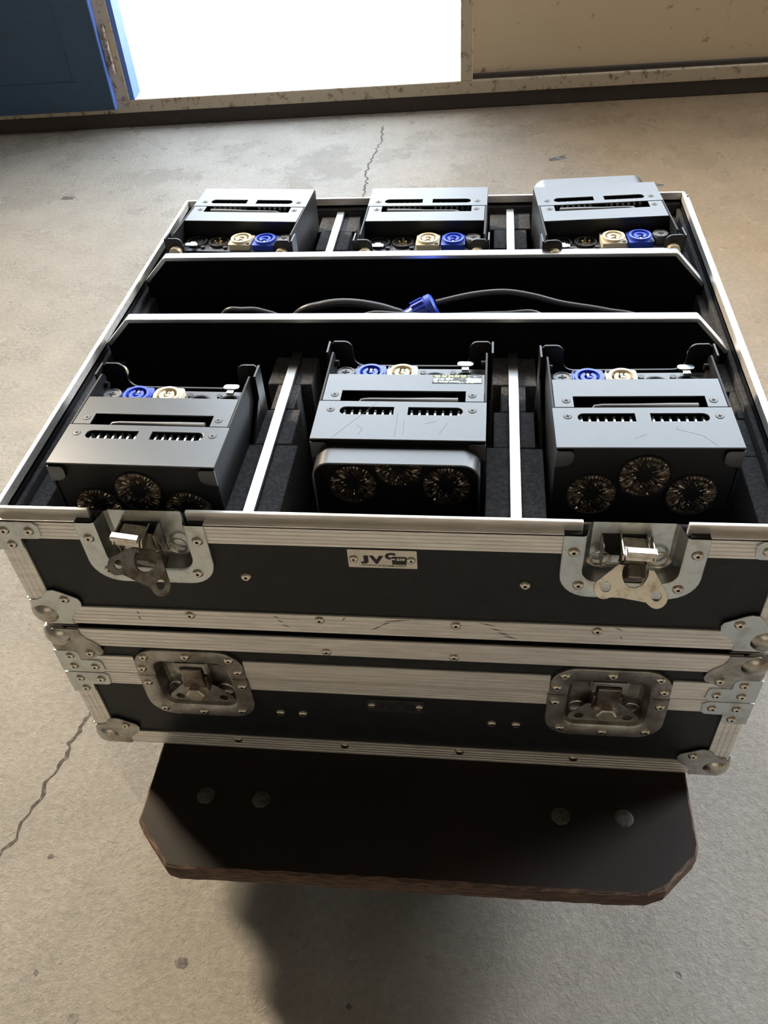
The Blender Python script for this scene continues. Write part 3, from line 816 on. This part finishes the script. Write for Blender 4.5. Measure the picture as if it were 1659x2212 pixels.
# local frame: lens face at y = 0 looking to -y, body runs to +y, z = 0 underside
def plate1_mesh():
    holes = []
    for sgn in (-1, 1):
        a, b = .0057, .0490
        yc0, yc1 = FL1 - .0180, FL1 - .0080
        r = .0049
        P = [(a, yc0), (b - r, yc0)] + [(b - r + r * math.cos(R3(-90 + 180 * k / 8)), (yc0 + yc1) / 2 + r * math.sin(R3(-90 + 180 * k / 8))) for k in range(1, 8)] + [(b - r, yc1), (a, yc1)]
        holes.append([(sgn * x, y) for x, y in P])
    m = MB(); m.prism([(-hw, 0), (hw, 0), (hw, FL1 - .0004), (-hw, FL1 - .0004)], FHT - .0014, FHT, None, holes)
    return m
def fixture(name_label, x, y, z, rz, face='front', hood=None, scale=1.0):
    o = root('stage_light', (x, y, z), rz, name_label, 'stage light', 'black battery stage lights in the open case')
    # body shell
    b = MB()
    b.box(-hw + .002, .0015, 0, hw - .002, .0030, FHT - .002)                       # lens face
    b.box(-hw + .002, .003, 0, hw - .002, FL1 + FL2 + FCON - .002, .0020)           # underside
    b.box(-hw + .002, FL1 + FL2 - .0012, .10, hw - .002, FL1 + FL2, FHT - .0016)     # wall between plate and shelf
    b.box(-hw + .002, .003, FHT - .030, hw - .002, FL1 + FL2 - .001, FHT - .028)     # dark deck under the slots
    part('body', b, PAINTM, o)
    part('front_top_plate', plate1_mesh(), PAINT, o, bevel=.0003)
    m = MB()
    x0, x1 = -hw + .0022, hw - .0022
    y0, y1 = FL1 + .0004, FL1 + FL2; ch = .0505
    m.prism([(x0, y0), (-ch, y0), (-ch, y0 + .0140), (ch, y0 + .0140), (ch, y0), (x1, y0), (x1, y1), (x0, y1)], FHT - .0016, FHT - .0002)
    part('rear_top_plate', m, PAINT, o, bevel=.0003)
    for sgn in (-1, 1):
        s = MB()
        P = [(0.0, 0), (FL1 + FL2 + FCON, 0), (FL1 + FL2 + FCON, FHT - .004), (FL1 + FL2 + FCON - .004, FHT), (FL1, FHT), (FL1, FHT - .0015), (0, FHT - .0015)]
        M = basis((sgn * hw, 0, 0), Y, Z, (-sgn, 0, 0)); s.prism(P, 0, .0017, M)
        part('side_plate', s, PAINTM, o, bevel=.0003)
        # rounded tab folded onto the lens face
        t = MB(); a = sgn
        Q = [(hw, FHT - .0026), (hw - .0105, FHT - .0026), (hw - .0125, FHT - .0036), (hw - .0135, FHT - .0065), (hw - .0130, FHT - .0130), (hw - .0090, FHT - .0165), (hw, FHT - .0180)]
        t.prism([(a * q[0], q[1]) for q in Q], -.0012, .0016, FRONT)
        part('corner_tab', t, PAINT, o, bevel=.0003)
        rv = MB(); rv.cyl((sgn * (hw - .006), -.0, FHT - .010), (0, -1, 0), .0025, .0010, 14)
        part('screw', rv, BLACKP, o)
    sh = MB(); sh.box(-hw + .0017, FL1 + FL2, FHT - .0205, hw - .0017, FL1 + FL2 + FCON, FHT - .0190)
    sh.box(-hw + .0017, FL1 + FL2 + FCON - .0012, .0, hw - .0017, FL1 + FL2 + FCON, FHT - .0190)
    part('connector_panel', sh, PAINT, o)
    zc = FHT - .0190; yb = FL1 + FL2
    # heat-sink fins seen through the slots
    fn = MB()
    for sgn in (-1, 1):
        for k in range(7):
            xx = sgn * (.0085 + k * .0062); fn.box(xx - .0008, FL1 - .0185, FHT - .0100, xx + .0008, FL1 - .0075, FHT - .0034)
    part('heat_sink', fn, mat_fin, o)
    # aerial lying in the cut-out
    an = MB()
    an.tube([(-.036, FL1 + .0035, FHT - .0055), (-.034, FL1 + .0060, FHT - .0042), (-.028, FL1 + .0064, FHT - .0038), (.000, FL1 + .0062, FHT - .0040), (.012, FL1 + .0058, FHT - .0042), (.024, FL1 + .0056, FHT - .0045), (.0445, FL1 + .0054, FHT - .0046)],
            .003, 12, [.0012, .0017, .0018, .0022, .0028, .0034, .0036])
    part('aerial', an, GREYP, o, smooth=60)
    for sx in (-1, 1):
        link('screw', SCREW, o, (sx * .0565, FL1 - .0120, FHT)); link('screw', SCREW, o, (sx * .0560, yb - .0295, FHT - .0002))
    # connectors (x from the left when seen from the lens side): fuse, blue, cream, data out, data in
    yc = yb + .0190
    fu = MB(); fu.lathe([(.0085, 0), (.0085, .0060), (.0078, .0085), (.0068, .0088), (.0066, .0080), (.0022, .0082), (0, .0082)], 28)
    fo = part('fuse_holder', fu, GREYP, o, smooth=35, loc=(-.0545, yc - .001, zc))
    fs = MB(); fs.prism([(-.0032, -.0006), (-.0006, -.0006), (-.0006, -.0032), (.0006, -.0032), (.0006, -.0006), (.0032, -.0006), (.0032, .0006), (.0006, .0006), (.0006, .0032), (-.0006, .0032), (-.0006, .0006), (-.0032, .0006)], .0080, .0086)
    part('slot', fs, HOLE, fo)
    for (xx, mt, nm) in ((-.0330, BLUE, 'blue power socket'), (-.0055, CREAM, 'cream power socket')):
        c = MB()
        c.prism(rrect(-.0128, -.0128, .0128, .0128, .0028, 4), 0, .0060, None, [circ(0, 0, .0088, 28)])
        c.prism(circ(0, 0, .0116, 36), .0060, .0088, None, [circ(0, 0, .0092, 28)])
        arc = [(.0066 * math.cos(R3(a)), .0066 * math.sin(R3(a))) for a in range(115, 426, 12)] + [(.0036 * math.cos(R3(a)), .0036 * math.sin(R3(a))) for a in range(425, 114, -12)]
        c.prism(arc, .0005, .0082)
        c.box(-.0012, -.0008, .0005, .0030, .0014, .0078)
        co = part('power_socket', c, mt, o, smooth=30, loc=(xx, yc, zc), label=nm)
        i = MB(); i.prism(circ(0, 0, .0088, 24), .0006, .0012); part('socket_well', i, mt_dark[mt.name], co)
        k = MB(); k.box(-.0011, .0030, .0010, .0011, .0068, .0070); part('contact', k, DARKSTEEL, co)
        for a, b2 in ((-.0100, .0100), (.0100, -.0100)):
            sc2 = MB(); sc2.cyl((a, b2, .0058), (0, 0, 1), .0021, .0006, 12); part('screw', sc2, HOLE, co)
    for (xx, kind) in ((.0225, 'male'), (.0485, 'female')):
        c = MB(); c.prism(circ(0, 0, .0118, 32), 0, .0022, None, [circ(0, 0, .0096, 28)])
        c.lathe([(.0118, 0), (.0122, .0006), (.0118, .0026), (.0104, .0026), (.0098, .0012), (.0096, 0)], 32)
        if kind == 'female': c.prism(circ(0, -.0006, .0074, 24), 0, .0014)
        co = part('data_socket', c, BLACKP, o, smooth=35, loc=(xx, yc - .003, zc))
        pn = MB()
        for a in (150, 270, 30):
            px, py = .0042 * math.cos(R3(a)), .0042 * math.sin(R3(a))
            if kind == 'male': pn.cyl((px, py, 0), (0, 0, 1), .0010, .0040, 10)
            else: pn.cyl((px, py - .0006, .0013), (0, 0, 1), .0011, .0003, 10)
        part('pin', pn, GOLD if kind == 'male' else HOLE, co, smooth=40)
        for a, b2 in ((-.0105, .0120), (.0105, -.0120)):
            s3 = MB(); s3.cyl((a, b2, 0), (0, 0, 1), .0026, .0020, 14); part('screw', s3, BLACKP, co, smooth=30)
        if kind == 'female':
            tb = MB(); tb.prism(rrect(-.0070, .0148, .0070, .0210, .0030, 6), .0058, .0072); tb.box(-.0030, .0100, .0040, .0030, .0155, .0062)
            part('release_tab', tb, WHITE, co, label='shiny silver release tab')
    # mounting bracket behind the shelf with a dipped middle, arms along the sides
    br = MB(); yk = yb + .0470; bw = hw + .0032; zt = FHT + .0015
    P = [(-bw, FHT - .060), (-bw, zt - .003), (-bw + .003, zt), (-bw + .012, zt)]
    for k in range(1, 7): t = R3(90 - 90 * k / 6); P.append((-bw + .012 + .007 * math.cos(t), zt - .007 + .007 * math.sin(t)))
    for k in range(1, 7): t = R3(180 + 90 * k / 6); P.append((-bw + .029 + .010 * math.cos(t), zt - .0150 + .010 * math.sin(t)))
    P += [(-x_, z_) for x_, z_ in reversed(P)]
    br.prism(P, -yk - .0020, -yk, FRONT)
    for sgn in (-1, 1):
        br.box(min(sgn * bw, sgn * (bw + .0018)), yk - .016, FHT - .060, max(sgn * bw, sgn * (bw + .0018)), yk + .002, zt - .0005)
        br.prism([(yk - .0158, zt - .022), (yk - .0158, zt - .050), (.040, .050), (.032, .062), (.036, .074), (.048, .074)], 0, .0016, basis((sgn * (bw + .0016), 0, 0), Y, Z, (-sgn, 0, 0)))
    part('bracket', br, PAINTB, o, bevel=.0005)
    for sgn in (-1, 1):
        kn = MB(); kn.cyl((sgn * (bw + .0012), .042, .066), (sgn, 0, 0), .0110, .0040, 12); kn.cyl((sgn * (bw + .0050), .042, .066), (sgn, 0, 0), .0080, .0050, 12)
        part('knob', kn, BLACKP, o, smooth=25)
        ft = MB(); ft.cyl((sgn * (hw - .0075), yk + .002, FHT - .0125), (0, 1, 0), .0065, .0075, 22)
        ft2 = MB(); ft2.cyl((sgn * (hw - .0005), yb + FCON - .006, FHT - .010), (-sgn, 0, 0), .0028, .0050, 12)
        part('foot', ft, BRASS, o, smooth=40); part('screw', ft2, BLACKP, o, smooth=40)
    # lenses
    for (lx, lz) in ((0, FHT - .0285), (-.0375, FHT - .0470), (.0375, FHT - .0470)):
        link('lens', LENSMESH, o, (lx, .0015, lz), (R3(90), 0, 0))
    if hood:
        h = MB(); ho = hood; r = .014; t = .0014; top = FHT - .0055; a0 = hw - .0035
        def path(off):
            P = [(-a0 + off, FHT - .085), (-a0 + off, top - r)]
            for k in range(1, 8): th = R3(180 - 90 * k / 8); P.append((-a0 + r + (r - off) * math.cos(th), top - r + (r - off) * math.sin(th)))
            P += [(-a0 + r, top - off)]
            return P + [(-px, pz) for px, pz in reversed(P)]
        out, inn = path(0), path(t)
        h.prism(out + inn[::-1], -.0015, ho, FRONT)
        part('hood', h, PAINT, o, smooth=40, label='pulled-out rounded metal hood around the lenses')
    return o
mt_dark = {'blue_plastic': mat('blue_well', (.008, .016, .11), .6), 'cream_plastic': mat('cream_well', (.20, .165, .11), .6)}
mat_fin = mat('fin_metal', (.72, .75, .78), .4, 1.0)
def lens_mesh():
    me = bpy.data.meshes.new('lens'); vs = []; fs = []; n = 84
    rings = [(.0052, -.0030), (.0062, -.0004), (.0085, .0000), (.0112, .0003), (.0140, .0006), (.0166, .0010), (.0188, .0010)]
    rn = random.Random(2)
    for j, (r, z) in enumerate(rings):
        for k in range(n):
            a = 2 * math.pi * (k + (.5 if j % 2 else 0)) / n
            dz = ((.0004 if k % 2 else -.0004) * (.4 + j * .2) + rn.uniform(-.0009, .0009)) * (0 < j < 6)
            vs.append((r * math.cos(a), r * math.sin(a), z + dz))
    for j in range(len(rings) - 1):
        for k in range(n): fs.append((j * n + k, j * n + (k + 1) % n, (j + 1) * n + (k + 1) % n, (j + 1) * n + k))
    core = len(fs)
    fs.append(tuple(reversed(range(n))))
    # serrated outer rim
    b = len(vs)
    for rr, zz in ((.0192, .0006), (.0197, .0014), (.0202, .0006)):
        for k in range(n): vs.append(((rr + (.0001 if k % 2 else 0)) * math.cos(2 * math.pi * k / n), (rr) * math.sin(2 * math.pi * k / n), zz + (.0003 if k % 2 else 0)))
    rim0 = len(fs)
    for j in range(2):
        for k in range(n): fs.append((b + j * n + k, b + j * n + (k + 1) % n, b + (j + 1) * n + (k + 1) % n, b + (j + 1) * n + k))
    me.from_pydata(vs, [], fs); me.materials.append(LENS); me.materials.append(LENSD); me.materials.append(BLACKP)
    for i, p in enumerate(me.polygons):
        p.material_index = 1 if i == core else (2 if i >= rim0 else 0)
    return me
LENSMESH = lens_mesh()

def place(label, xl, xr, yl, yr, zt, back=False, hood=None):
    """xl..yr: ends of the lens-side top edge"""
    cx, cy = (xl + xr) / 2, (yl + yr) / 2
    rz = math.atan2(yr - yl, xr - xl) + (math.pi if back else 0)
    return fixture(label, cx, cy, FZ + zt - FHT, rz, hood=hood)
place('stage light in the front left bay, grey-topped, nearest the left rim', .0485, .1823, .0280, .0256, .1605)
fm = place('stage light in the front middle bay with its hood pulled out and a sticker', .2518, .3868, .0575, .0571, .1645, hood=.022)
place('stage light in the front right bay, three bare round lenses facing out', .4378, .5745, .0490, .0520, .1660)
place('stage light in the back left bay, white-shining top, cream and blue sockets', .0420, .1835, .5395, .5310, .1620, True)
place('stage light in the back middle bay between the two short dividers', .2490, .3843, .5350, .5327, .1600, True)
place('stage light in the back right bay, slightly turned, hood sticking out behind', .4345, .5712, .5190, .5290, .1640, True, hood=.034)
# support foam under each light
for (x, y, zt) in ((.1155, .10, .1605), (.319, .12, .1645), (.506, .115, .1660), (.113, .475, .1620), (.3165, .47, .1600), (.503, .46, .1640)):
    m = MB(); m.box(x - .05, y - .035, .0116, x + .05, y + .035, zt - FHT - .0002)
    part('foam_pad', m, FOAM, uc)
# sticker on the middle light
st = MB(); st.box(.0225, FL1 + FL2 - .0125, FHT - .0002, .0635, FL1 + FL2 - .0010, FHT + .0001)
so = part('sticker', st, STICK, fm, label='small holographic service sticker')
def stext(s, size, x, y, m):
    me = text_mesh(s, size, m, .00003, .00005); link('lettering', me, so, (x, y, FHT + .0002), (0, 0, 0))
stext('03 44 24 45 05', .0042, .0245, FL1 + FL2 - .0042, YEL)
stext('38130 GAP', .0034, .0240, FL1 + FL2 - .0080, SILV)
stext('BD PIERRE VOIRIN', .0026, .0240, FL1 + FL2 - .0115, SILV)
w_ = MB(); w_.box(.0510, FL1 + FL2 - .0118, FHT + .0001, .0625, FL1 + FL2 - .0060, FHT + .0002); part('white_patch', w_, SILV, so)

# ------------------------------------------------------------------ cables in the middle trough
def smooth_path(P, n=10):
    P = [Vector(p) for p in P]; out = []
    for i in range(len(P) - 1):
        p0, p1, p2, p3 = P[max(i - 1, 0)], P[i], P[i + 1], P[min(i + 2, len(P) - 1)]
        for k in range(n):
            t = k / n
            out.append(.5 * ((2 * p1) + (-p0 + p2) * t + (2 * p0 - 5 * p1 + 4 * p2 - p3) * t * t + (-p0 + 3 * p1 - 3 * p2 + p3) * t ** 3))
    out.append(P[-1]); return out
def cable(label, pts, r, m=CABLE, nm='power_cable'):
    # thing base at the trough floor
    o = root(nm, (pts[0][0], pts[0][1], FZ + .012), 0, label, 'cable', 'cables lying in the middle trough')
    b = MB(); P = smooth_path([(p[0] - pts[0][0], p[1] - pts[0][1], p[2] - .012) for p in pts]); b.tube(P, r, 12)
    part('cord', b, m, o, smooth=60)
    return o
c1 = cable('black power cord with blue plug arching across the right of the trough',
           [(.560, .300, .030), (.560, .315, .070), (.540, .318, .112), (.503, .318, .123), (.460, .318, .1310), (.430, .318, .1395), (.402, .318, .1440), (.370, .318, .1410), (.3350, .318, .1325)], .0030)
gl = MB()
M = Matrix.Translation((.3330 - .560, .318 - .300, .1300 - .012)) @ Vector((-1, -.25, -.45)).to_track_quat('Z', 'Y').to_matrix().to_4x4() @ Matrix.Diagonal((1.08, 1.08, .8, 1))
gl.lathe([(.0040, -.002), (.0095, -.001), (.0118, .001), (.0122, .008), (.0110, .010), (.0112, .024), (.0090, .030), (.0090, .040), (.0062, .044), (.003, .044)], 28, M)
for k in range(14):
    a = 2 * math.pi * k / 14; Mk = M @ Matrix.Rotation(a, 4, 'Z')
    v = MB().box(.0105, -.0008, .011, .0126, .0008, .027); gl.add([Mk @ Vector(q) for q in v.v], v.f)
part('blue_plug', gl, BLUE, c1, smooth=35, label='blue ribbed power plug')
cable('thick grey-black cable arch left of the blue plug', [(.150, .330, .030), (.168, .322, .085), (.194, .312, .1245), (.218, .311, .1340), (.240, .311, .1370), (.264, .311, .1350), (.290, .312, .1275), (.306, .315, .115), (.33, .33, .06), (.34, .34, .018)], .0042)
cable('low flat cable end at the far left of the trough', [(.085, .345, .020), (.100, .318, .095), (.117, .312, .1260), (.135, .311, .1290), (.155, .311, .1275), (.18, .313, .112), (.20, .33, .05), (.22, .34, .016)], .0030)
cable('cable loop low behind the front divider near the blue plug', [(.20, .300, .02), (.235, .300, .09), (.262, .300, .1275), (.300, .300, .1295), (.34, .300, .128), (.40, .300, .1300), (.44, .300, .127), (.47, .31, .07), (.48, .33, .02)], .0028)

# fine scratches on the two front lights' top plates
def scratches(parent, segs):
    m = MB()
    for x0, y0, x1, y1 in segs:
        d = Vector((x1 - x0, y1 - y0)).normalized() * .00011; n = Vector((-d.y, d.x))
        m.add([(x0 - n.x, y0 - n.y, FHT + .00006), (x1 - n.x, y1 - n.y, FHT + .00006), (x1 + n.x, y1 + n.y, FHT + .00006), (x0 + n.x, y0 + n.y, FHT + .00006)], [(0, 1, 2, 3)])
    o = part('scratch', m, mat('bare_scratch', (.02, .02, .02), .6), parent); o['kind'] = 'stuff'
scratches(fm, [(-.030, .006, -.028, .013), (-.028, .013, -.033, .018), (-.002, .003, -.002, .034), (.004, .006, .004, .024), (.032, .008, .038, .022), (-.050, .002, -.020, .047), (.020, .020, .030, .024)])
fr = [o for o in bpy.data.objects if o.name.startswith('stage_light') and 'front right' in str(o.get('label'))][0]
scratches(fr, [(.022, .022, .040, .014), (.040, .014, .048, .002), (.022, .022, .024, .026), (-.01, .01, .0, .016)])
